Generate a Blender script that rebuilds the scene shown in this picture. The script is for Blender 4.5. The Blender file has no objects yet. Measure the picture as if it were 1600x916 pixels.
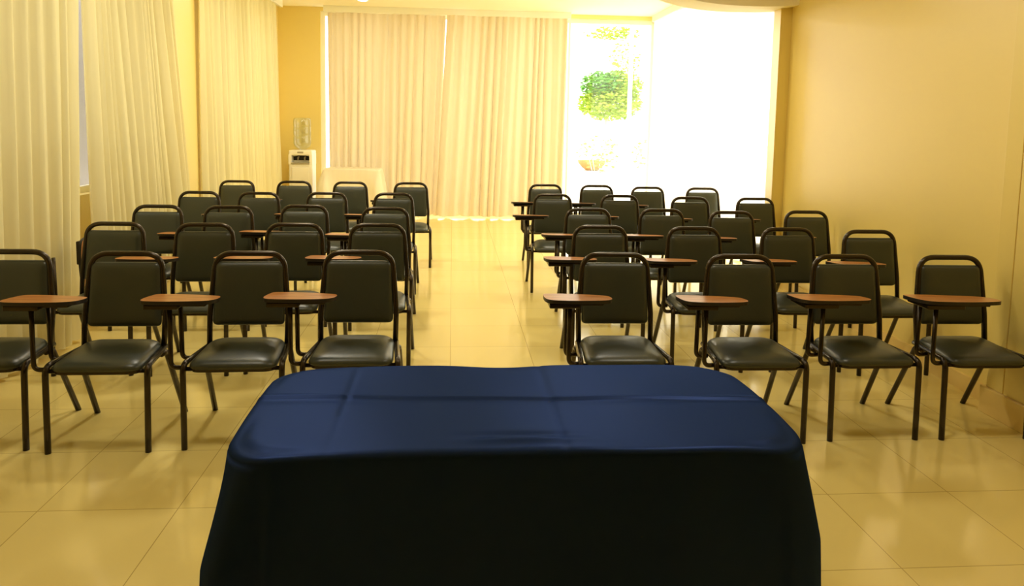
import bpy, bmesh, math, random
from mathutils import Vector, Matrix
random.seed(7)
PI = math.pi
C = bpy.context.scene.collection
scn = bpy.context.scene

# ------------------------------------------------------------------ camera
F, YAW, PITCH, ROLL, CY, CAMZ = 1177.8, .07982, .0991, .01833, 308.0, 1.55
cd = bpy.data.cameras.new('camera'); cam = bpy.data.objects.new('camera', cd); C.objects.link(cam)
cd.sensor_fit = 'HORIZONTAL'; cd.sensor_width = 36.0
cd.lens = F / 1600 * 36.0
cd.shift_x = 0.0; cd.shift_y = -(458 - CY) / 1600
cd.clip_start = .05; cd.clip_end = 200
fw = Vector((math.sin(YAW) * math.cos(PITCH), math.cos(YAW) * math.cos(PITCH), -math.sin(PITCH)))
rt = Vector((math.cos(YAW), -math.sin(YAW), 0)); up = rt.cross(fw)
c_, s_ = math.cos(ROLL), math.sin(ROLL)
R_ = rt * c_ + up * s_
U_ = -rt * s_ + up * c_
cam.matrix_world = Matrix(((R_.x, U_.x, -fw.x, 0), (R_.y, U_.y, -fw.y, 0), (R_.z, U_.z, -fw.z, CAMZ), (0, 0, 0, 1)))
scn.camera = cam

# ------------------------------------------------------------------ world, lights, exposure
W = bpy.data.worlds.new('daylight'); scn.world = W; W.use_nodes = True
bg = W.node_tree.nodes['Background']
bg.inputs[0].default_value = (1.0, .97, .90, 1); bg.inputs[1].default_value = 4.6
scn.view_settings.view_transform = 'Standard'; scn.view_settings.look = 'None'
scn.view_settings.gamma = 1; scn.view_settings.exposure = 0.14
scn.view_settings.use_curve_mapping = False
scn.cycles.max_bounces = 10; scn.cycles.diffuse_bounces = 6; scn.cycles.transmission_bounces = 6
scn.cycles.transparent_max_bounces = 12; scn.cycles.sample_clamp_indirect = 6
scn.cycles.caustics_reflective = False; scn.cycles.caustics_refractive = False
WARM = (1.0, .93, .76)
def disk_light(name, loc, size, power, col=WARM):
    l = bpy.data.lights.new(name, 'AREA'); l.shape = 'DISK'; l.size = size; l.energy = power; l.color = col
    o = bpy.data.objects.new(name, l); C.objects.link(o); o.location = loc
    return o
for (lx, ly, p) in [(-1.3, 10.4, 13), (1.0, 10.2, 10), (-1.3, 8.0, 26), (1.2, 8.0, 24),
                    (-1.3, 5.4, 26), (1.1, 5.4, 16), (-1.3, 3.0, 14), (1.5, 3.0, 16)]:
    disk_light('ceiling_lamp_light', (lx, ly, 3.27), .35, p)

# ------------------------------------------------------------------ helpers
def lin(r, g, b):
    f = lambda v: ((v / 255) / 12.92 if v / 255 <= .04045 else ((v / 255 + .055) / 1.055) ** 2.4)
    return (f(r), f(g), f(b), 1)
def mat(name, col, rough=.5, spec=.5, metal=0, noise=0, nscale=20, bump=0, bscale=60, coat=0, coatr=.1, sheen=0):
    m = bpy.data.materials.new(name); m.use_nodes = True; nt = m.node_tree; p = nt.nodes['Principled BSDF']
    p.inputs['Base Color'].default_value = col; p.inputs['Roughness'].default_value = rough
    p.inputs['Specular IOR Level'].default_value = spec; p.inputs['Metallic'].default_value = metal
    p.inputs['Coat Weight'].default_value = coat; p.inputs['Coat Roughness'].default_value = coatr
    p.inputs['Sheen Weight'].default_value = sheen
    tc = nt.nodes.new('ShaderNodeTexCoord')
    if noise:
        n = nt.nodes.new('ShaderNodeTexNoise'); n.inputs['Scale'].default_value = nscale; n.inputs['Detail'].default_value = 4
        nt.links.new(tc.outputs['Object'], n.inputs['Vector'])
        mx = nt.nodes.new('ShaderNodeMix'); mx.data_type = 'RGBA'
        a = [max(0, c * (1 - noise)) for c in col[:3]]; b = [min(1, c * (1 + noise)) for c in col[:3]]
        mx.inputs[6].default_value = (*a, 1); mx.inputs[7].default_value = (*b, 1)
        nt.links.new(n.outputs['Fac'], mx.inputs[0]); nt.links.new(mx.outputs[2], p.inputs['Base Color'])
    if bump:
        n2 = nt.nodes.new('ShaderNodeTexNoise'); n2.inputs['Scale'].default_value = bscale; n2.inputs['Detail'].default_value = 3
        nt.links.new(tc.outputs['Object'], n2.inputs['Vector'])
        bp = nt.nodes.new('ShaderNodeBump'); bp.inputs['Strength'].default_value = bump; bp.inputs['Distance'].default_value = .01
        nt.links.new(n2.outputs['Fac'], bp.inputs['Height']); nt.links.new(bp.outputs['Normal'], p.inputs['Normal'])
    return m
def cloth_mat(name, col, trans, tcol=None, weave=900):
    m = bpy.data.materials.new(name); m.use_nodes = True; nt = m.node_tree; nt.nodes.clear()
    out = nt.nodes.new('ShaderNodeOutputMaterial'); d = nt.nodes.new('ShaderNodeBsdfDiffuse'); t = nt.nodes.new('ShaderNodeBsdfTranslucent')
    mx = nt.nodes.new('ShaderNodeMixShader'); mx.inputs[0].default_value = trans
    tc = nt.nodes.new('ShaderNodeTexCoord'); n = nt.nodes.new('ShaderNodeTexNoise'); n.inputs['Scale'].default_value = 3; n.inputs['Detail'].default_value = 5
    mp = nt.nodes.new('ShaderNodeMapping'); mp.inputs['Scale'].default_value = (6, 6, .4)
    nt.links.new(tc.outputs['Object'], mp.inputs['Vector']); nt.links.new(mp.outputs['Vector'], n.inputs['Vector'])
    c = nt.nodes.new('ShaderNodeMix'); c.data_type = 'RGBA'
    c.inputs[6].default_value = (*[v * .9 for v in col[:3]], 1); c.inputs[7].default_value = (*[min(1, v * 1.06) for v in col[:3]], 1)
    nt.links.new(n.outputs['Fac'], c.inputs[0])
    nt.links.new(c.outputs[2], d.inputs['Color'])
    t.inputs['Color'].default_value = tcol or col
    nt.links.new(d.outputs[0], mx.inputs[1]); nt.links.new(t.outputs[0], mx.inputs[2]); nt.links.new(mx.outputs[0], out.inputs['Surface'])
    return m

def obj(name, bm, m, parent=None, smooth=False):
    me = bpy.data.meshes.new(name); bm.to_mesh(me); bm.free()
    for mm in (m if isinstance(m, (list, tuple)) else [m]): me.materials.append(mm)
    if smooth: me.shade_smooth()
    o = bpy.data.objects.new(name, me); C.objects.link(o)
    if parent: o.parent = parent
    return o
def tag(o, label, cat, group=None, kind=None):
    o['label'] = label; o['category'] = cat
    if group: o['group'] = group
    if kind: o['kind'] = kind
    return o
def thing(name, label, cat, loc=(0, 0, 0), rz=0, group=None):
    o = bpy.data.objects.new(name, None); C.objects.link(o); o.location = loc; o.rotation_euler = (0, 0, rz)
    o.empty_display_size = .1
    return tag(o, label, cat, group)
def struct(name, bm, m, parent=None, smooth=False, label=None):
    o = obj(name, bm, m, parent, smooth)
    if not parent: o['kind'] = 'structure'
    if label: o['label'] = label
    return o
def box(bm, x0, x1, y0, y1, z0, z1, bev=0, mi=0):
    r = bmesh.ops.create_cube(bm, size=1)
    vs = r['verts']
    for v in vs:
        v.co = Vector(((x0 + x1) / 2 + v.co.x * (x1 - x0), (y0 + y1) / 2 + v.co.y * (y1 - y0), (z0 + z1) / 2 + v.co.z * (z1 - z0)))
    fs = {f for v in vs for f in v.link_faces}
    for f in fs: f.material_index = mi
    if bev:
        es = {e for v in vs for e in v.link_edges}
        bmesh.ops.bevel(bm, geom=list(es), offset=bev, segments=3, affect='EDGES', profile=.5)
    return vs
def fillet(pts, rad, n=6):
    pts = [Vector(p) for p in pts]; out = [pts[0]]
    for i in range(1, len(pts) - 1):
        a, b, c = pts[i - 1], pts[i], pts[i + 1]; r = rad[i - 1] if isinstance(rad, (list, tuple)) else rad
        u = (a - b).normalized(); v = (c - b).normalized()
        ang = u.angle(v); d = min(r / math.tan(ang / 2), (a - b).length * .49, (c - b).length * .49)
        p0, p1 = b + u * d, b + v * d
        for k in range(n + 1):
            t = k / n; out.append(p0 * (1 - t) ** 2 + b * 2 * t * (1 - t) + p1 * t ** 2)
    out.append(pts[-1]); return out
def tube(bm, pts, r, n=10, cap=True):
    prev = None; rings = []
    for i, p in enumerate(pts):
        t = (pts[min(i + 1, len(pts) - 1)] - pts[max(i - 1, 0)]).normalized()
        if prev is None:
            a = Vector((0, 0, 1)) if abs(t.z) < .9 else Vector((1, 0, 0)); nrm = t.cross(a).normalized()
        else: nrm = (prev - t * prev.dot(t)).normalized()
        prev = nrm; bn = t.cross(nrm)
        rings.append([bm.verts.new(p + (nrm * math.cos(2 * PI * k / n) + bn * math.sin(2 * PI * k / n)) * r) for k in range(n)])
    for a, b in zip(rings, rings[1:]):
        for k in range(n): bm.faces.new((a[k], a[(k + 1) % n], b[(k + 1) % n], b[k])).smooth = True
    if cap:
        bm.faces.new(rings[0][::-1]); bm.faces.new(rings[-1])
def rrect(hw0, hw1, y0, y1, r, n=6):
    """rounded quad outline; half width hw0 at y0, hw1 at y1"""
    cs = [(-hw0, y0), (hw0, y0), (hw1, y1), (-hw1, y1)]
    P = [Vector((x, y, 0)) for x, y in cs]; out = []
    for i in range(4):
        a, b, c = P[i - 1], P[i], P[(i + 1) % 4]
        u = (a - b).normalized() * r; v = (c - b).normalized() * r
        for k in range(n + 1):
            t = k / n; out.append((b + u) * (1 - t) ** 2 + b * 2 * t * (1 - t) + (b + v) * t ** 2)
    return out
def pad(bm, outline, top, bot, dome=.0, rings=8, xf=lambda v: v):
    """puffed pad: outline in xy, centre thickness top/bot in z"""
    cx = sum(p.x for p in outline) / len(outline); cy = sum(p.y for p in outline) / len(outline); n = len(outline)
    def ring(s, z): return [bm.verts.new(xf(Vector((cx + (p.x - cx) * s, cy + (p.y - cy) * s, z)))) for p in outline]
    ss = [math.sin(PI / 2 * (k + 1) / rings) for k in range(rings)]
    prev = None; ctr = bm.verts.new(xf(Vector((cx, cy, top + dome))))
    for s in ss:
        z = top * (max(0, 1 - s ** 9)) ** .5 + dome * (1 - s * s)
        r_ = ring(s * (1 if s < .999 else 1), z)
        for k in range(n):
            if prev is None: bm.faces.new((ctr, r_[k], r_[(k + 1) % n]))
            else: bm.faces.new((prev[k], r_[k], r_[(k + 1) % n], prev[(k + 1) % n]))
        prev = r_
    for s in ss[::-1][1:] + [0]:
        if s == 0:
            c2 = bm.verts.new(xf(Vector((cx, cy, bot))))
            for k in range(n): bm.faces.new((prev[k], c2, prev[(k + 1) % n]))
        else:
            z = bot * (max(0, 1 - s ** 9)) ** .5
            r_ = ring(s, z)
            for k in range(n): bm.faces.new((prev[k], r_[k], r_[(k + 1) % n], prev[(k + 1) % n]))
            prev = r_
    bmesh.ops.recalc_face_normals(bm, faces=bm.faces[:])

# ------------------------------------------------------------------ materials
M = {}
M['wall'] = mat('yellow_wall_paint', lin(236, 213, 120), .36, .5, coat=1, coatr=.38, noise=.03, nscale=1.5, bump=.04, bscale=12)
M['wall'].node_tree.nodes['Principled BSDF'].inputs['Coat IOR'].default_value = 1.8
M['ceiling'] = mat('cream_ceiling_paint', lin(252, 246, 222), .7, noise=.02, nscale=2)
M['base'] = mat('baseboard_tile', lin(236, 208, 132), .35, noise=.04, nscale=5)
M['white_frame'] = mat('white_aluminium', lin(245, 242, 225), .4)
M['curtain'] = cloth_mat('cream_curtain_cloth', lin(234, 226, 176), .20, lin(255, 240, 190))
M['curtain_b'] = cloth_mat('backlit_curtain_cloth', lin(228, 213, 182), .10, lin(255, 236, 195))
M['sheer'] = cloth_mat('white_sheer_cloth', lin(250, 248, 240), .72, lin(255, 252, 240))
M['vinyl'] = mat('dark_olive_vinyl', lin(60, 64, 52), .34, .5, noise=.12, nscale=8, bump=.05, bscale=220)
M['frame'] = mat('bronze_black_metal', lin(56, 46, 32), .26, .6, metal=.55, noise=.08, nscale=30)
M['edge'] = mat('dark_edge_strip', lin(28, 22, 18), .45)
M['white_cloth'] = cloth_mat('white_table_cloth', lin(250, 240, 215), .15, lin(255, 240, 210))
M['cooler'] = mat('cooler_white_plastic', lin(246, 240, 218), .35)
M['dark'] = mat('dark_recess_plastic', lin(40, 34, 26), .5)
M['grey'] = mat('grey_plastic', lin(170, 160, 130), .5)
M['oak'] = mat('table_wood', lin(120, 84, 50), .5, noise=.2, nscale=10)
# navy satin: diffuse with a soft blue lustre
m = bpy.data.materials.new('navy_satin'); m.use_nodes = True; nt = m.node_tree; nt.nodes.clear()
out = nt.nodes.new('ShaderNodeOutputMaterial'); d = nt.nodes.new('ShaderNodeBsdfDiffuse'); gl = nt.nodes.new('ShaderNodeBsdfGlossy')
d.inputs['Color'].default_value = lin(24, 42, 82); gl.inputs['Color'].default_value = (.08, .13, .38, 1); gl.inputs['Roughness'].default_value = .42
mx = nt.nodes.new('ShaderNodeMixShader'); mx.inputs[0].default_value = .16
wv = nt.nodes.new('ShaderNodeTexNoise'); wv.inputs['Scale'].default_value = 420; tc = nt.nodes.new('ShaderNodeTexCoord'); bp = nt.nodes.new('ShaderNodeBump')
bp.inputs['Strength'].default_value = .08; bp.inputs['Distance'].default_value = .004
nt.links.new(tc.outputs['Object'], wv.inputs['Vector']); nt.links.new(wv.outputs['Fac'], bp.inputs['Height']); nt.links.new(bp.outputs['Normal'], d.inputs['Normal'])
nt.links.new(d.outputs[0], mx.inputs[1]); nt.links.new(gl.outputs[0], mx.inputs[2]); nt.links.new(mx.outputs[0], out.inputs['Surface']); M['navy'] = m
# tablet laminate with grain
m = bpy.data.materials.new('orange_wood_laminate'); m.use_nodes = True; nt = m.node_tree; p = nt.nodes['Principled BSDF']
tc = nt.nodes.new('ShaderNodeTexCoord'); mp = nt.nodes.new('ShaderNodeMapping'); mp.inputs['Scale'].default_value = (4, 40, 4)
n = nt.nodes.new('ShaderNodeTexNoise'); n.inputs['Scale'].default_value = 2; n.inputs['Detail'].default_value = 6
cr = nt.nodes.new('ShaderNodeValToRGB'); cr.color_ramp.elements[0].position = .3; cr.color_ramp.elements[0].color = lin(150, 90, 36)
cr.color_ramp.elements[1].position = .75; cr.color_ramp.elements[1].color = lin(198, 138, 72)
nt.links.new(tc.outputs['Object'], mp.inputs['Vector']); nt.links.new(mp.outputs['Vector'], n.inputs['Vector'])
nt.links.new(n.outputs['Fac'], cr.inputs['Fac']); nt.links.new(cr.outputs['Color'], p.inputs['Base Color'])
p.inputs['Roughness'].default_value = .33; M['wood'] = m
# glossy floor tile
m = bpy.data.materials.new('glossy_cream_tile'); m.use_nodes = True; nt = m.node_tree; p = nt.nodes['Principled BSDF']
tc = nt.nodes.new('ShaderNodeTexCoord'); mp = nt.nodes.new('ShaderNodeMapping'); mp.inputs['Location'].default_value = (-.534, -.274, 0)
br = nt.nodes.new('ShaderNodeTexBrick'); br.offset = 0; br.squash = 1
br.inputs['Scale'].default_value = 1; br.inputs['Brick Width'].default_value = .5347; br.inputs['Row Height'].default_value = .5347
br.inputs['Mortar Size'].default_value = .0022; br.inputs['Mortar Smooth'].default_value = .3
br.inputs['Color1'].default_value = lin(236, 216, 138); br.inputs['Color2'].default_value = lin(233, 212, 132); br.inputs['Mortar'].default_value = lin(190, 164, 92)
nt.links.new(tc.outputs['Object'], mp.inputs['Vector']); nt.links.new(mp.outputs['Vector'], br.inputs['Vector'])
n = nt.nodes.new('ShaderNodeTexNoise'); n.inputs['Scale'].default_value = 1.3; n.inputs['Detail'].default_value = 5
nt.links.new(tc.outputs['Object'], n.inputs['Vector'])
mx = nt.nodes.new('ShaderNodeMix'); mx.data_type = 'RGBA'; mx.blend_type = 'MULTIPLY'; mx.inputs[0].default_value = .25
nt.links.new(br.outputs['Color'], mx.inputs[6]); nt.links.new(n.outputs['Color'], mx.inputs[7])
sat = nt.nodes.new('ShaderNodeMix'); sat.data_type = 'RGBA'; sat.inputs[0].default_value = .5
nt.links.new(br.outputs['Color'], p.inputs['Base Color'])
rg = nt.nodes.new('ShaderNodeMapRange'); rg.inputs['To Min'].default_value = .08; rg.inputs['To Max'].default_value = .19
nt.links.new(n.outputs['Fac'], rg.inputs['Value']); nt.links.new(rg.outputs['Result'], p.inputs['Roughness'])
p.inputs['Specular IOR Level'].default_value = .6
M['floor'] = m
# glass pane: mostly clear with a faint reflection
def glass(name, tint, refl=.06):
    m = bpy.data.materials.new(name); m.use_nodes = True; nt = m.node_tree; nt.nodes.clear()
    out = nt.nodes.new('ShaderNodeOutputMaterial'); t = nt.nodes.new('ShaderNodeBsdfTransparent'); g = nt.nodes.new('ShaderNodeBsdfGlossy')
    t.inputs['Color'].default_value = tint; g.inputs['Roughness'].default_value = .02
    mx = nt.nodes.new('ShaderNodeMixShader'); mx.inputs[0].default_value = refl
    nt.links.new(t.outputs[0], mx.inputs[1]); nt.links.new(g.outputs[0], mx.inputs[2]); nt.links.new(mx.outputs[0], out.inputs['Surface'])
    return m
M['glass'] = glass('window_glass', (.97, .98, .97, 1))
M['bottle'] = glass('clear_blue_plastic', (.88, .92, .95, 1), .12)
M['outside'] = mat('pale_pavement', lin(225, 222, 212), .8, noise=.05, nscale=2)
M['sky_block'] = mat('sky_block_grey', lin(150, 146, 150), .9, noise=.05)  # for the added wall that blocks sky at the left windows
M['leaf'] = mat('yellow_green_leaf', lin(168, 196, 60), .6, noise=.55, nscale=5)  # lighter yellow-green base colour of the foliage
M['leaf_dark'] = mat('deep_green_leaf', lin(104, 168, 66), .6, noise=.5, nscale=5)
M['leaf_pale'] = mat('pale_shrub_leaf', lin(150, 165, 90), .6, noise=.3, nscale=5)
M['bark'] = mat('pale_bark', lin(232, 226, 210), .8, noise=.1)
M['orange'] = mat('terracotta', lin(176, 130, 70), .7, noise=.1)
M['mullion'] = mat('white_mullion_paint', lin(240, 240, 235), .5)
M['light'] = bpy.data.materials.new('lamp_diffuser'); M['light'].use_nodes = True
p = M['light'].node_tree.nodes['Principled BSDF']; p.inputs['Emission Color'].default_value = (1, .93, .75, 1); p.inputs['Emission Strength'].default_value = 6

# ------------------------------------------------------------------ the setting
CEIL = 3.3; FARY = 12.3; BACKY = -5.5; LX = -2.75
bm = bmesh.new(); box(bm, -3.1, 3.7, BACKY - .2, FARY + .1, -.12, 0); struct('floor', bm, M['floor'])
bm = bmesh.new(); box(bm, -3.1, 3.7, BACKY - .2, FARY + .4, CEIL, CEIL + .15); struct('ceiling', bm, M['ceiling'])
# left wall with two window openings (Y 3.6..7.3 and 8.45..11.35)
WZ0, WZ1 = .95, 2.9
def wall_left_piece(bm, y0, y1, z0, z1): box(bm, LX - .18, LX, y0, y1, z0, z1)
bm = bmesh.new()
wall_left_piece(bm, BACKY, 3.7, 0, CEIL); wall_left_piece(bm, 7.3, 8.8, 0, CEIL); wall_left_piece(bm, 11.35, FARY + .2, 0, CEIL)
for a, b in ((3.7, 7.3), (8.8, 11.35)):
    wall_left_piece(bm, a, b, 0, WZ0); wall_left_piece(bm, a, b, WZ1, CEIL)
struct('wall_left', bm, M['wall'])
bm = bmesh.new(); box(bm, LX - .02, -2.68, 7.3, 8.2, 0, CEIL); struct('trim_6', bm, M['wall'], label='yellow wall pier between the left curtains')
def window_left(i, a, b):
    e = bpy.data.objects.new('window_%d' % i, None); C.objects.link(e); e.location = (LX - .1, a, WZ0); e['kind'] = 'structure'
    bm = bmesh.new(); L = b - a; h = WZ1 - WZ0
    for k in range(5):
        y = L * k / 4; box(bm, -.025, .025, max(0, y - .025), min(L, y + .025), 0, h)
    box(bm, -.025, .025, 0, L, 0, .05); box(bm, -.025, .025, 0, L, h - .05, h)
    obj('window_frame', bm, M['white_frame'], e)
    bm = bmesh.new(); box(bm, -.004, .004, .02, L - .02, .03, h - .03); obj('pane', bm, M['glass'], e)
window_left(1, 3.7, 7.3); window_left(2, 8.8, 11.35)
# far wall: yellow strip at the left, then full-height glazing to the right corner
GX0, GX1 = -2.08, 3.30
bm = bmesh.new(); box(bm, LX - .18, GX0 - .02, FARY, FARY + .2, 0, CEIL); box(bm, GX0 - .02, GX1 + .09, FARY, FARY + .2, 3.24, CEIL)
struct('wall_far', bm, M['wall'])
e = bpy.data.objects.new('window_3', None); C.objects.link(e); e.location = (0, FARY + .08, 0); e['kind'] = 'structure'
bm = bmesh.new()
for x in (GX0, -.75, .58): box(bm, x - .02, x + .05, -.04, .04, 0, 3.24)
box(bm, GX0, GX1, -.035, .035, 0, .06); box(bm, GX0, GX1, -.035, .035, 3.17, 3.24)
obj('window_frame', bm, M['white_frame'], e)
bm = bmesh.new(); box(bm, GX0 + .04, 1.86, -.004, .004, .05, 3.18); obj('pane', bm, M['glass'], e)
e = bpy.data.objects.new('door_1', None); C.objects.link(e); e.location = (1.86, FARY + .05, 0); e['kind'] = 'structure'
bm = bmesh.new()
box(bm, 0, .035, -.03, .03, .0, 3.17); box(bm, 1.36, 1.41, -.03, .03, 0, 3.17); box(bm, .035, 1.36, -.03, .03, 0, .07)
obj('door_frame', bm, M['white_frame'], e)
bm = bmesh.new(); box(bm, .03, 1.37, -.004, .004, .06, 3.17); obj('pane', bm, M['glass'], e)
# corner post and the side glazing behind the sheer
bm = bmesh.new(); box(bm, 3.285, 3.37, FARY - .06, FARY + .14, 0, CEIL, .004); struct('trim_1', bm, M['ceiling'], label='pale corner post between the glazed walls')
SY0 = 7.3
e = bpy.data.objects.new('window_4', None); C.objects.link(e); e.location = (3.36, SY0, 0); e['kind'] = 'structure'
L = FARY - .06 - SY0; bm = bmesh.new()
for k in range(1, 4):
    y = L * k / 3; box(bm, -.02, .02, max(0, y - .02), min(L, y + .02), .06, 3.2)
box(bm, -.03, .03, 0, L, 0, .06); box(bm, -.03, .03, 0, L, 3.2, CEIL)
obj('window_frame', bm, M['white_frame'], e)
bm = bmesh.new(); box(bm, -.004, .004, .01, L - .01, .05, 3.21); obj('pane', bm, M['glass'], e)
# right wall: slightly splayed solid wall up to a pier
def wx(y): return 3.06 + .045 * (y - 4)
def prism(bm, poly, z0, z1):
    a = [bm.verts.new((x, y, z0)) for x, y in poly]; b = [bm.verts.new((x, y, z1)) for x, y in poly]; n = len(poly)
    bm.faces.new(a[::-1]); bm.faces.new(b)
    for k in range(n): bm.faces.new((a[k], a[(k + 1) % n], b[(k + 1) % n], b[k]))
    bmesh.ops.recalc_face_normals(bm, faces=bm.faces[:])
bm = bmesh.new(); prism(bm, [(wx(BACKY), BACKY), (3.6, BACKY), (3.6, SY0), (wx(SY0), SY0)], 0, CEIL); struct('wall_right', bm, M['wall'])
bm = bmesh.new(); prism(bm, [(3.085, 7.05), (wx(7.05) + .02, 7.05), (wx(7.3) + .02, 7.3), (3.10, 7.24)], 0, CEIL)
struct('trim_2', bm, M['wall'], label='narrow yellow pier at the near edge of the side glazing')
# panelled pier at the right edge of the photo, with joints
bm = bmesh.new(); PX = 2.955
ys = [3.83, 3.70, 3.45, 3.1, 2.7, 2.2, 1.6]
for a, b in zip(ys, ys[1:]): box(bm, PX, wx(3) + .02, b + .003, a - .003, .145, CEIL, .003)
box(bm, PX + .012, wx(3) + .02, 1.6, 3.825, .14, CEIL)
struct('trim_3', bm, M['wall'], label='boxed yellow panel with vertical joints on the right wall')
bm = bmesh.new(); box(bm, PX - .02, wx(3) + .02, 1.6, 3.85, 0, .145, .004); struct('trim_4', bm, M['base'], label='plinth under the boxed panel')
# baseboards
bm = bmesh.new(); prism(bm, [(wx(3.85) - .015, 3.85), (wx(3.85) + .01, 3.85), (wx(7.05) + .01, 7.05), (wx(7.05) - .015, 7.05)], 0, .1); struct('baseboard_right', bm, M['base'])
bm = bmesh.new(); box(bm, LX, LX + .015, BACKY, FARY, 0, .1); struct('baseboard_left', bm, M['base'])
bm = bmesh.new(); box(bm, LX + .015, GX0 - .04, FARY - .015, FARY, 0, .1); struct('baseboard_far', bm, M['base'])
bm = bmesh.new(); box(bm, LX - .18, 3.6, BACKY - .2, BACKY, 0, CEIL); struct('wall_back', bm, mat('bounce_cutting_grey', lin(130, 138, 160), .7))  # unseen back wall, grey made up to cut yellow bounce on the cloth
# curved plaster bulkhead hanging over the pier
bm = bmesh.new(); cvx, hwid = 2.74, .95; pts = []
for k in range(25):
    t = -1 + 2 * k / 24; pts.append((cvx + hwid * t, 2.655 + .16 * (abs(t) ** 2.6)))
for (ya, yb) in ((6.9, 7.3),):
    lo = [bm.verts.new((min(x, wx(7) + .1), ya, z)) for x, z in pts]; lo2 = [bm.verts.new((min(x, wx(7) + .1), yb, z)) for x, z in pts]
    hi = [bm.verts.new((min(x, wx(7) + .1), ya, 2.83)) for x, z in pts]; hi2 = [bm.verts.new((min(x, wx(7) + .1), yb, 2.83)) for x, z in pts]
    for k in range(24):
        for A, B in ((lo, lo2), (lo2, hi2), (hi2, hi), (hi, lo)):
            try: bm.faces.new((A[k], A[k + 1], B[k + 1], B[k]))
            except Exception: pass
box(bm, cvx - .95, wx(7), 6.9, 7.3, 2.82, CEIL)
struct('trim_5', bm, M['ceiling'], label='curved cream bulkhead over the pier at the right')
# outside
bm = bmesh.new(); box(bm, -12, 40, FARY + .2, 60, -.25, -.05); struct('ground_outside', bm, M['outside'])
bm = bmesh.new(); box(bm, 3.72, 40, -5, FARY + .2, -.25, -.05); struct('ground_beside', bm, M['outside'])
bm = bmesh.new(); box(bm, -4.6, -4.3, -5, 16, -.2, 5.2); struct('wall_sky_block', bm, M['sky_block'])  # wall added outside the left windows to keep sky light down

# ------------------------------------------------------------------ curtains
def curtain(name, label, m, top, bot, z0, z1, fold=.13, amp=.035, seed=0, group='floor-length curtains', nz=28, side=1, splay=0):
    """top/bot: ((x0,y0),(x1,y1)) ends of the heading and of the hem"""
    rnd = random.Random(seed)
    T0, T1 = Vector((*top[0], 0)), Vector((*top[1], 0)); B0, B1 = Vector((*bot[0], 0)), Vector((*bot[1], 0))
    L = (T1 - T0).length; nf = max(3, int(L / fold)); nu = nf * 9
    d = (T1 - T0).normalized(); nrm = Vector((-d.y, d.x, 0)) * side
    ph = []; a = 0
    for k in range(nf + 1): ph.append((a, .55 + .9 * rnd.random())); a += .6 + .8 * rnd.random()
    tot = ph[-1][0]
    dr = [rnd.uniform(-.5, .5) for _ in range(nf + 1)]
    bm = bmesh.new(); rows = []
    for j in range(nz + 1):
        v = j / nz; z = z1 + (z0 - z1) * v; row = []
        for i in range(nu + 1):
            u = i / nu; s = u * tot
            k = 0
            while k < nf - 1 and ph[k + 1][0] < s: k += 1
            f = (s - ph[k][0]) / (ph[k + 1][0] - ph[k][0]); w = ph[k][1] * (1 - f) + ph[k + 1][1] * f; dd = dr[k] * (1 - f) + dr[k + 1] * f
            phase = 2 * PI * (k + f) + dd * 1.6 * v + .5 * math.sin(v * 3 + k * 1.7)
            g = (.45 + .75 * v) if v > .03 else .35
            off = amp * w * g * (math.sin(phase) + .35 * math.sin(2 * phase + k) * (1 - .6 * v)) + amp * .7 * math.sin(s * .9 + seed * 2 + v * 1.3)
            tb = T0.lerp(T1, u) * (1 - v) + B0.lerp(B1, u) * v
            x = tb + nrm * off + d * (amp * .35 * math.cos(phase) * g)
            zz = z + (.012 * math.sin(phase * .5 + 1) if j == nz else 0)
            row.append(bm.verts.new((x.x, x.y, zz)))
        rows.append(row)
    for r0, r1 in zip(rows, rows[1:]):
        for i in range(nu): bm.faces.new((r0[i], r0[i + 1], r1[i + 1], r1[i]))
    o = obj(name, bm, m, None, True); tag(o, label, 'curtain', group)
    return o
CX = -2.58
curtain('curtain', 'cream curtain at the left edge of the photo, nearest the camera', M['curtain'], ((CX, 2.6), (CX, 5.50)), ((CX, 2.6), (CX + .03, 5.26)), .03, 3.2, .15, .035, 1)
curtain('curtain', 'cream curtain on the left wall between the pale slit and the yellow wall strip', M['curtain'], ((CX, 5.52), (CX, 7.08)), ((CX + .02, 5.60), (CX - .06, 7.84)), .03, 3.2, .10, .035, 2)
curtain('curtain', 'bright cream curtain on the left wall nearest the water cooler corner', M['curtain'], ((CX - .04, 8.17), (CX - .04, 11.57)), ((CX - .04, 8.22), (CX - .02, 11.74)), .03, 3.22, .15, .04, 3)
curtain('curtain', 'backlit cream curtain on the far wall behind the small white table', M['curtain_b'], ((-1.97, 12.14), (-.13, 12.14)), ((-1.95, 12.16), (-.24, 12.16)), .03, 3.2, .12, .035, 4)
curtain('curtain', 'backlit cream curtain on the far wall beside the bare glass door', M['curtain_b'], ((-.11, 12.07), (1.80, 12.10)), ((-.28, 12.05), (1.78, 12.10)), .03, 3.2, .12, .035, 5)
curtain('sheer_curtain', 'glaring white sheer curtain on the right, next to the yellow pier', M['sheer'], ((3.20, 7.42), (3.24, 12.16)), ((3.20, 7.42), (3.24, 12.16)), .03, 3.2, .16, .03, 6)
for (nm, a, b, lab) in (('curtain_track', (CX, 2.5), (CX, 11.75), 'white curtain track along the top of the left wall'),
                   ('curtain_track', (-2.0, 12.12), (1.84, 12.12), 'white curtain track above the far curtains'),
                   ('curtain_track', (3.22, 7.5), (3.24, 12.2), 'white curtain track above the sheer curtain')):
    bm = bmesh.new(); box(bm, min(a[0], b[0]) - .02, max(a[0], b[0]) + .02, min(a[1], b[1]) - .02, max(a[1], b[1]) + .02, 3.2, CEIL, .004)
    tag(obj(nm, bm, M['white_frame']), lab, 'curtain track')

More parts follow.
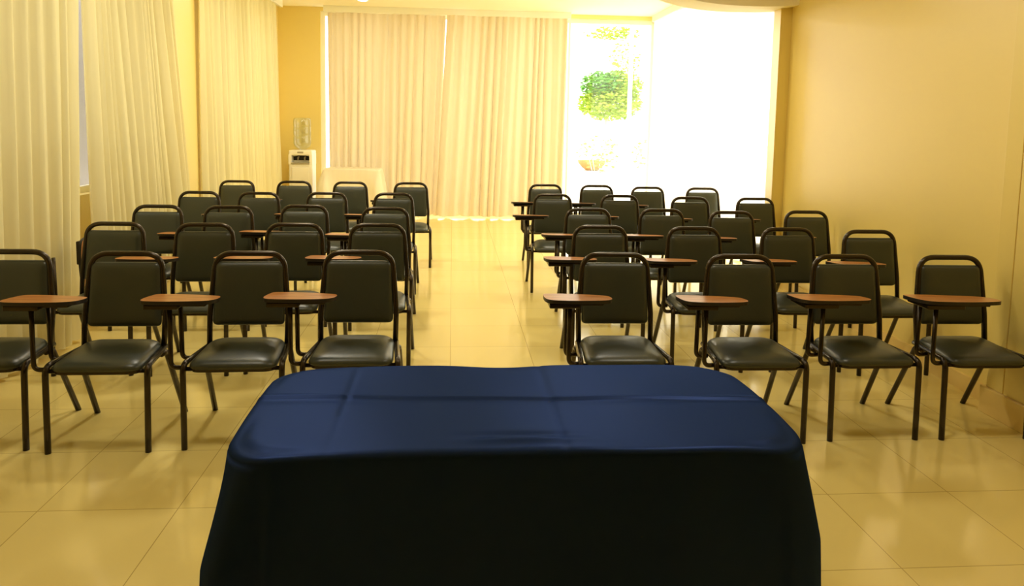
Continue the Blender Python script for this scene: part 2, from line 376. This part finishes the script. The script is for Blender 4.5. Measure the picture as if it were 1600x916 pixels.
# ------------------------------------------------------------------ ceiling downlight seen at the top edge
e = thing('ceiling_light', 'round glowing downlight at the top edge above the far curtains', 'ceiling light', (-1.338, 11.45, CEIL - .012))
def ring_lathe(bm, prof, n=24):
    R = [[bm.verts.new((r * math.cos(2 * PI * k / n), r * math.sin(2 * PI * k / n), z)) for k in range(n)] for r, z in prof]
    for a, b in zip(R, R[1:]):
        for k in range(n): bm.faces.new((a[k], a[(k + 1) % n], b[(k + 1) % n], b[k])).smooth = True
    return R
bm = bmesh.new(); ring_lathe(bm, [(.07, 0), (.10, -.006), (.10, .012), (.07, .012), (.07, 0)]); obj('trim_ring', bm, M['white_frame'], e)
bm = bmesh.new(); R = ring_lathe(bm, [(.07, .002), (.04, -.008), (.012, -.012)]); bm.faces.new(R[-1]); obj('diffuser', bm, M['light'], e)

# ------------------------------------------------------------------ tables and cloths
def table(name, label, x0, x1, y0, y1, h):
    t = thing(name, label, 'table', ((x0 + x1) / 2, (y0 + y1) / 2, 0)); a, b = (x1 - x0) / 2, (y1 - y0) / 2
    bm = bmesh.new(); pts = rrect(a - .012, a - .012, -b + .012, b - .012, .15)
    prism(bm, [(q.x, q.y) for q in pts], h - .045, h - .022); obj('tabletop', bm, M['oak'], t)
    for sx in (-1, 1):
        for sy in (-1, 1):
            bm = bmesh.new(); tube(bm, [Vector((sx * (a - .1), sy * (b - .1), 0)), Vector((sx * (a - .1), sy * (b - .1), h - .03))], .018); obj('leg', bm, M['frame'], t)
    return t
def tablecloth(name, label, x0, x1, y0, y1, h, rc, m, flare, hem, bumpf, nper=360, nin=44, ndrop=34, seed=3, foldn=0):
    cx, cy = (x0 + x1) / 2, (y0 + y1) / 2; a, b = (x1 - x0) / 2, (y1 - y0) / 2
    per = 4 * (a + b - 2 * rc) + 2 * PI * rc; P = []
    segs = []
    for i in range(nper):
        s = i / nper * per
        L1, L2, q = 2 * (a - rc), 2 * (b - rc), PI * rc / 2
        # start at front-left going right
        path = [('l', (-a + rc, -b), (1, 0), L1), ('c', (a - rc, -b + rc), -PI / 2, q), ('l', (a, -b + rc), (0, 1), L2), ('c', (a - rc, b - rc), 0, q),
                ('l', (a - rc, b), (-1, 0), L1), ('c', (-a + rc, b - rc), PI / 2, q), ('l', (-a, b - rc), (0, -1), L2), ('c', (-a + rc, -b + rc), PI, q)]
        for kind, o, d, ln in path:
            if s <= ln + 1e-9:
                if kind == 'l':
                    x, y = o[0] + d[0] * s, o[1] + d[1] * s; nx, ny = d[1], -d[0]; cf = 0
                else:
                    an = d + s / rc; nx, ny = math.cos(an), math.sin(an); x, y = o[0] + rc * nx, o[1] + rc * ny; cf = math.sin(2 * (an % (PI / 2)))
                P.append((x, y, nx, ny, i / nper * per)); break
            s -= ln
    def corner(x, y):   # 1 at a table corner, fading along the sides
        d = min(math.hypot(x - sx * a, y - sy * b) for sx in (-1, 1) for sy in (-1, 1)); return math.exp(-(d / .16) ** 2)
    bm = bmesh.new(); rings = []
    rr = .022
    for j in range(1, nin + 1):
        f = j / nin; R = []
        for x, y, nx, ny, s in P:
            ax = max(-(a - b), min(a - b, x)); px, py = ax + (x - nx * rr - ax) * f, (y - ny * rr) * f
            R.append(bm.verts.new((cx + px, cy + py, h + bumpf(cx + px, cy + py) - .014 * math.exp(-((1 - f) / .06) ** 2) * corner(x, y))))
        rings.append(R)
    for k in range(1, 5):
        an = k / 4 * PI / 2; R = []
        for x, y, nx, ny, s in P:
            R.append(bm.verts.new((cx + x - nx * rr * (1 - math.sin(an)), cy + y - ny * rr * (1 - math.sin(an)), h - rr * (1 - math.cos(an)) + bumpf(cx + x, cy + y) * (1 - k / 4) - .014 * corner(x, y))))
        rings.append(R)
    for k in range(1, ndrop + 1):
        R = []
        for x, y, nx, ny, s in P:
            c = corner(x, y); hz = hem(nx, ny, c); t = k / ndrop; drop = (h - rr - hz) * t
            fl = flare(nx, ny, c)
            off = drop * fl * (1 - .25 * t) + .03 * c * min(1, drop / .25)
            fo = (.004 + .034 * c) * min(1, drop / .25) * (math.sin(s * 19 + .6) + .5 * math.sin(s * 31 + 2)) * (.35 if nx > .3 else 1) + .006 * min(1, drop / .4) * math.sin(s * 9)
            R.append(bm.verts.new((cx + x + nx * (off + fo), cy + y + ny * (off + fo), h - rr - drop)))
        rings.append(R)
    n = nper
    # inner strip: faces between mirrored points are closed by a ring at f=0 collapsed on the centre line
    R0 = []
    for x, y, nx, ny, s in P:
        ax = max(-(a - b), min(a - b, x)); R0.append(bm.verts.new((cx + ax, cy, h + bumpf(cx + ax, cy))))
    rings.insert(0, R0)
    for A, B in zip(rings, rings[1:]):
        for k in range(n): bm.faces.new((A[k], B[k], B[(k + 1) % n], A[(k + 1) % n]))
    bmesh.ops.remove_doubles(bm, verts=bm.verts[:], dist=.0004)
    bmesh.ops.recalc_face_normals(bm, faces=bm.faces[:])
    return tag(obj(name, bm, m, None, True), label, 'tablecloth')
TX0, TX1, TY0, TY1, TH = -.555, .932, 1.762, 2.435, .75
table('table', 'speaker table hidden under the navy blue cloth in the foreground', TX0, TX1, TY0, TY1, TH)
def g(v, w): return math.exp(-(v / w) ** 2)
def navy_bumps(x, y):
    z = 0
    yc = 2.15 - .036 * (x + .52); t = (y - yc) / .010
    z += .0060 * math.exp(-t * t) - .0022 * math.exp(-((y - yc + .03) / .02) ** 2)
    z -= .0022 * g(x + .295, .008) * (1 if y > 2.0 else .4) + .0022 * g(x - .29, .008)
    z += .008 * g(x - .19, .14) * g(y - 1.825, .016) - .006 * g(x - .19, .16) * g(y - 1.862, .018)
    z += .0018 * math.sin(x * 6 + 1) * math.sin(y * 8) + .001 * math.sin(x * 15 + y * 9)
    z -= .012 * g(x - .18, .13) * g(y - 2.435, .05)
    return z
tablecloth('tablecloth', 'navy blue satin cloth draped over the foreground table', TX0, TX1, TY0, TY1, TH, .125, M['navy'],
           lambda nx, ny, c: .08 + .05 * c - .03 * max(0, nx), lambda nx, ny, c: .25 + .17 * max(0, -nx) + .08 * max(0, ny), navy_bumps)
STX0, STX1, STY0, STY1, STH = -1.95, -1.09, 11.5, 12.0, .80
table('side_table', 'small table under the white cloth by the far curtains', STX0, STX1, STY0, STY1, STH)
tablecloth('tablecloth', 'white cloth over the small table by the far curtains', STX0, STX1, STY0, STY1, STH + .001, .03, M['white_cloth'],
           lambda nx, ny, c: .06 if ny > .2 else .10 + .05 * c, lambda nx, ny, c: .08, lambda x, y: 0, nper=160, nin=10, ndrop=16)

# ------------------------------------------------------------------ water cooler
wc = thing('water_cooler', 'white water cooler with clear bottle in the far left corner', 'water cooler', (-2.325, 11.95, 0))
bm = bmesh.new(); box(bm, -.178, .178, -.17, .17, .02, .86, .02); box(bm, -.178, .178, -.17, .17, .98, 1.06, .02); box(bm, -.178, .178, -.02, .17, .84, 1.0); box(bm, -.178, -.135, -.17, .0, .84, 1.0); box(bm, .135, .178, -.17, 0, .84, 1.0)
obj('body', bm, M['cooler'], wc)
bm = bmesh.new()
for k in range(13):
    pass
a_ = [(-.13 + .26 * k / 12, .955 + .025 * math.sin(PI * k / 12)) for k in range(13)]
prof = a_ + [(.13, .90), (-.13, .90)]
v0 = [bm.verts.new((x, -.022, z)) for x, z in prof]; v1 = [bm.verts.new((x, -.012, z)) for x, z in prof]
bm.faces.new(v0); bm.faces.new(v1[::-1])
for k in range(len(prof)): bm.faces.new((v0[k], v0[(k + 1) % len(prof)], v1[(k + 1) % len(prof)], v1[k]))
obj('recess', bm, M['dark'], wc)
for sx in (-1, 1):
    bm = bmesh.new(); tube(bm, fillet([(sx * .05, -.02, .95), (sx * .05, -.09, .95), (sx * .05, -.09, .91)], .02), .012); obj('tap', bm, M['grey'], wc)
bm = bmesh.new(); box(bm, -.13, .13, -.185, -.168, .12, .80, .008); obj('front_panel', bm, M['cooler'], wc)
bm = bmesh.new(); box(bm, -.14, .14, -.20, -.06, .855, .872, .005); obj('drip_tray', bm, M['grey'], wc)
bm = bmesh.new(); box(bm, -.045, .045, -.173, -.168, 1.015, 1.04); obj('badge', bm, M['grey'], wc)
bm = bmesh.new(); R = ring_lathe(bm, [(.03, 1.04), (.05, 1.07), (.12, 1.12), (.133, 1.16), (.133, 1.26), (.126, 1.275), (.133, 1.29), (.133, 1.40), (.126, 1.415), (.133, 1.43), (.133, 1.52), (.12, 1.552), (.02, 1.556)], 28); bm.faces.new(R[-1])
obj('bottle', bm, M['bottle'], wc, True)
for sx in (-1, 1):
    for sy in (-1, 1):
        bm = bmesh.new(); tube(bm, [Vector((sx * .14, sy * .13, 0)), Vector((sx * .14, sy * .13, .03))], .015); obj('foot', bm, M['dark'], wc)
bm = bmesh.new(); box(bm, -2.735, -2.725, 12.0, 12.07, 1.0, 1.09, .003); box(bm, -2.75, -2.735, 11.99, 12.08, .99, 1.10, .003)
tag(obj('wall_socket', bm, M['dark']), 'small dark wall outlet left of the water cooler', 'wall socket')

# ------------------------------------------------------------------ the tablet-arm chair
R_T = .014
def lean(z): return -(max(0, .875 - z)) * .125
def make_chair():
    t = thing('tablet_arm_chair', 'x', 'chair')
    # back hoop
    bm = bmesh.new()
    pts = [(-.207, lean(.41) - .01, .405), (-.196, lean(.52), .52), (-.172, lean(.80), .80), (-.155, 0, .8625), (.155, 0, .8625), (.172, lean(.80), .80), (.196, lean(.52), .52), (.207, lean(.41) - .01, .405)]
    pts = [(-.190, lean(.41) - .005, .405), (-.192, lean(.56), .56), (-.168, 0, .863), (.168, 0, .863), (.192, lean(.56), .56), (.190, lean(.41) - .005, .405)]
    tube(bm, fillet(pts, [.2, .09, .09, .2], 8), R_T, 12); obj('back_frame', bm, M['frame'], t)
    # backrest
    bm = bmesh.new()
    ol = rrect(.178, .166, .505, .822, .03, 6)
    def xf(v):   # v.x across, v.y height, v.z thickness
        z = v.y; curve = .014 * (1 - (v.x / .18) ** 2)
        return Vector((v.x, lean(z) + curve - v.z - .004, z))
    pad(bm, ol, .022, -.016, .008, 9, xf); obj('backrest', bm, M['vinyl'], t, True)
    # seat
    bm = bmesh.new(); ol = rrect(.206, .182, -.392, -.03, .075, 7)
    def xs(v): return Vector((v.x, v.y, v.z + .404 - .010 * math.cos((v.y + .39) / .37 * PI)))
    pad(bm, ol, .028, -.016, .020, 10, xs); obj('seat', bm, M['vinyl'], t, True)
    bm = bmesh.new(); prism(bm, [(q.x * .97, q.y) for q in rrect(.2, .178, -.382, -.035, .06)], .372, .386)
    tube(bm, [Vector((-.195, -.075, .392)), Vector((.195, -.075, .392))], .010); tube(bm, [Vector((-.222, -.345, .378)), Vector((.222, -.345, .378))], .010)
    obj('seat_frame', bm, M['frame'], t)
    for sx in (-1, 1):
        bm = bmesh.new(); tube(bm, fillet([(sx * .222, -.372, 0), (sx * .224, -.362, .404), (sx * .193, -.045, .404)], .045, 7), R_T, 12); obj('leg', bm, M['frame'], t)
    for sx in (-1, 1):
        bm = bmesh.new(); tube(bm, fillet([(sx * .222, .118, 0), (sx * .210, -.09, .392), (sx * .205, -.14, .390)], .03, 5), R_T, 12); obj('leg', bm, M['frame'], t)
    # tablet arm
    for (ya, yb, xo) in ((-.345, -.325, -.282), (-.20, -.19, -.278)):
        bm = bmesh.new(); tube(bm, fillet([(xo, yb - .02, .682), (xo, ya, .384), (-.215, ya + .01, .384)], .05, 7), .011, 10); obj('tablet_support', bm, M['frame'], t)
    bm = bmesh.new()
    poly = [(-.405, -.34), (-.400, -.21), (-.385, -.185), (-.33, -.180), (-.24, -.19), (-.12, -.215), (-.08, -.24), (-.07, -.30), (-.08, -.365), (-.12, -.40), (-.25, -.425), (-.36, -.42), (-.392, -.40)]
    # smooth the outline
    for _ in range(2):
        q = []
        for k in range(len(poly)):
            a, b = poly[k], poly[(k + 1) % len(poly)]
            q += [(a[0] * .75 + b[0] * .25, a[1] * .75 + b[1] * .25), (a[0] * .25 + b[0] * .75, a[1] * .25 + b[1] * .75)]
        poly = q
    zt = lambda x, y: .706 + .012 * (-(x + .25)) - (y + .3) * .09
    A = [bm.verts.new((x, y, zt(x, y) - .018)) for x, y in poly]; B = [bm.verts.new((x, y, zt(x, y))) for x, y in poly]; n = len(poly)
    f = bm.faces.new(A[::-1]); f.material_index = 1; bm.faces.new(B)
    for k in range(n): bm.faces.new((A[k], A[(k + 1) % n], B[(k + 1) % n], B[k])).material_index = 1
    tb = obj('writing_tablet', bm, [M['wood'], M['edge']], t); tb['label'] = 'orange wood writing tablet with dark edge'
    bm = bmesh.new(); box(bm, -.385, -.235, -.385, -.215, .668, .692, .006); box(bm, -.36, -.12, -.355, -.27, .676, .692, .003)
    obj('bracket', bm, M['frame'], tb)
    return t
chair0 = make_chair()
proto = chair0
def copy_tree(o, parent=None):
    c = o.copy(); C.objects.link(c)
    if parent: c.parent = parent
    for ch in o.children: copy_tree(ch, c)
    return c
POS = {'L1': [(-2.171, 3.887), (-1.611, 3.845), (-1.017, 3.868), (-.474, 3.905)],
       'L2': [(-2.125, 4.918), (-1.565, 4.896), (-1.01, 4.924), (-.480, 4.93)],
       'L3': [(-2.228, 5.893), (-1.700, 5.878), (-1.151, 5.985), (-.515, 5.871)],
       'L4': [(-2.285, 7.015), (-1.749, 6.984), (-1.151, 7.043), (-.541, 7.044)],
       'L5': [(-2.300, 8.274), (-1.702, 8.293), (-1.102, 8.28), (-.449, 8.273)],
       'R1': [(.859, 3.871), (1.522, 3.832), (2.107, 3.848), (2.694, 3.838)],
       'R2': [(.987, 4.925), (1.613, 4.883), (2.258, 4.878), (2.789, 4.801)],
       'R3': [(1.087, 5.934), (1.685, 5.924), (2.225, 5.823), (2.881, 5.9)],
       'R4': [(.958, 7.112), (1.598, 7.079), (2.251, 6.963), (2.882, 6.95)],
       'R5': [(1.027, 8.237), (1.593, 8.207), (2.129, 8.065), (2.728, 8.023)]}
ROW = {'1': 'front row', '2': 'second row', '3': 'third row', '4': 'fourth row', '5': 'back row'}
LCOL = ['beside the left curtains', 'second from the left curtains', 'second from the centre aisle', 'on the centre aisle']
RCOL = ['on the centre aisle', 'second from the centre aisle', 'second from the right wall', 'beside the right wall']
rnd = random.Random(11)
for key, lst in POS.items():
    for i, (x, y) in enumerate(lst):
        t = chair0 if (key, i) == ('L1', 1) else copy_tree(chair0)
        t.location = (x, y, 0); t.rotation_euler = (0, 0, rnd.uniform(-.02, .02))
        side = 'left' if key[0] == 'L' else 'right'
        t['label'] = 'dark tablet-arm chair in the %s of the %s block, %s' % (ROW[key[1]], side, (LCOL if side == 'left' else RCOL)[i])
        t['group'] = 'tablet-arm chairs of the %s block' % side
        tb = [c for c in t.children if c.name.startswith('writing_tablet')][0]
        if key == 'L2' and i == 0:      # folded up on its edge beside the seat
            tb.matrix_parent_inverse = Matrix.Identity(4)
            tb.rotation_euler = (0, PI / 2, 0); tb.location = (-.222 - .70, .40, .36)
            t['label'] = 'dark chair with its tablet folded upright, second row, beside the left curtains'
        if key[0] == 'L' and i == 0 and key != 'L2':      # no tablet shows on these
            for c in [c for c in t.children if c.name.startswith(('writing_tablet', 'tablet_support'))]:
                for g_ in list(c.children): bpy.data.objects.remove(g_)
                bpy.data.objects.remove(c)
            t['label'] = 'dark chair with no tablet showing, %s, beside the left curtains' % ROW[key[1]]
        if key == 'R1' and i == 3: tb.scale = (1.3, 1.05, 1); tb.location = (.15, .02, 0)
        if key == 'R1' and i == 2: tb.scale = (1.15, 1.0, 1); tb.location = (.06, .02, 0)

# ------------------------------------------------------------------ outside the glass door
def leaves(bm, c, r, n, size, rnd, mi=0, flat=1.0):
    for _ in range(n):
        while True:
            v = Vector((rnd.uniform(-1, 1), rnd.uniform(-1, 1), rnd.uniform(-1, 1)))
            if v.length <= 1: break
        p = Vector((c[0] + v.x * r[0], c[1] + v.y * r[1], c[2] + v.z * r[2]))
        q = Matrix.Rotation(rnd.uniform(0, 2 * PI), 3, 'Z') @ Matrix.Rotation(rnd.uniform(-1.2, 1.2), 3, 'X')
        s = size * rnd.uniform(.6, 1.3)
        vs = [bm.verts.new(p + q @ Vector(a) * s) for a in ((-.5, 0, 0), (0, -.28, .05), (.5, 0, 0), (0, .28, .05))]
        bm.faces.new(vs).material_index = mi
rr_ = random.Random(5)
t = thing('street_tree', 'green leafy tree seen through the bare glass door', 'tree', (3.7, 18.0, -.05))
bm = bmesh.new(); tube(bm, [Vector((0, 0, 0)), Vector((.04, 0, .9)), Vector((-.02, .02, 1.7)), Vector((.05, 0, 2.6)), Vector((.1, 0, 3.4))], .05); obj('trunk', bm, M['bark'], t)
bm = bmesh.new()
leaves(bm, (.05, 0, 2.08), (.78, .9, .42), 3800, .10, rr_, 0)
leaves(bm, (-.12, 0, 2.52), (.56, .7, .34), 2200, .10, rr_, 1)
leaves(bm, (.35, 0, 2.5), (.5, .7, .38), 1800, .10, rr_, 0)
leaves(bm, (.4, .1, 3.1), (.4, .5, .5), 420, .10, rr_, 0)
leaves(bm, (.1, .1, 3.75), (.7, .6, .16), 520, .10, rr_, 0)
obj('foliage', bm, [M['leaf'], M['leaf_dark']], t)
for (x, y, s, lab) in ((3.2, 16.3, .5, 'pale sparse shrub low behind the glass door, left of the white pole'), (4.45, 16.2, .55, 'pale sparse shrub low behind the glass door, right side')):
    t = thing('shrub', lab, 'shrub', (x, y, -.05)); 
    bm = bmesh.new()
    for k in range(5): tube(bm, [Vector((0, 0, 0)), Vector((.25 * math.cos(k * 1.3), .25 * math.sin(k * 1.3), .9))], .008, 5)
    obj('stems', bm, M['bark'], t)
    bm = bmesh.new(); leaves(bm, (0, 0, .95), (s, s, .42), 230, .10, rr_, 0); obj('foliage', bm, M['leaf_pale'], t)
bm = bmesh.new(); tube(bm, [Vector((4.0, 17.0, -.05)), Vector((4.0, 17.0, 4.6))], .05, 16); tag(obj('mullion_stand_in', bm, M['mullion']), 'white stand-in for the glass door upright, set outside in front of the tree', 'mullion')  # stand-in for the door mullion, put outdoors so daylight whitens it
t = thing('terracotta_bowl', 'orange bowl-shaped planter on the bright ground outside the glass door', 'planter', (4.78, 25.6, -.05))
bm = bmesh.new(); n = 28
R = ring_lathe(bm, [(.20, .0), (.34, .10), (.46, .24), (.50, .34), (.46, .34), (.36, .25)], n); bm.faces.new(R[-1]); bm.faces.new(R[0][::-1]); obj('bowl', bm, M['orange'], t)
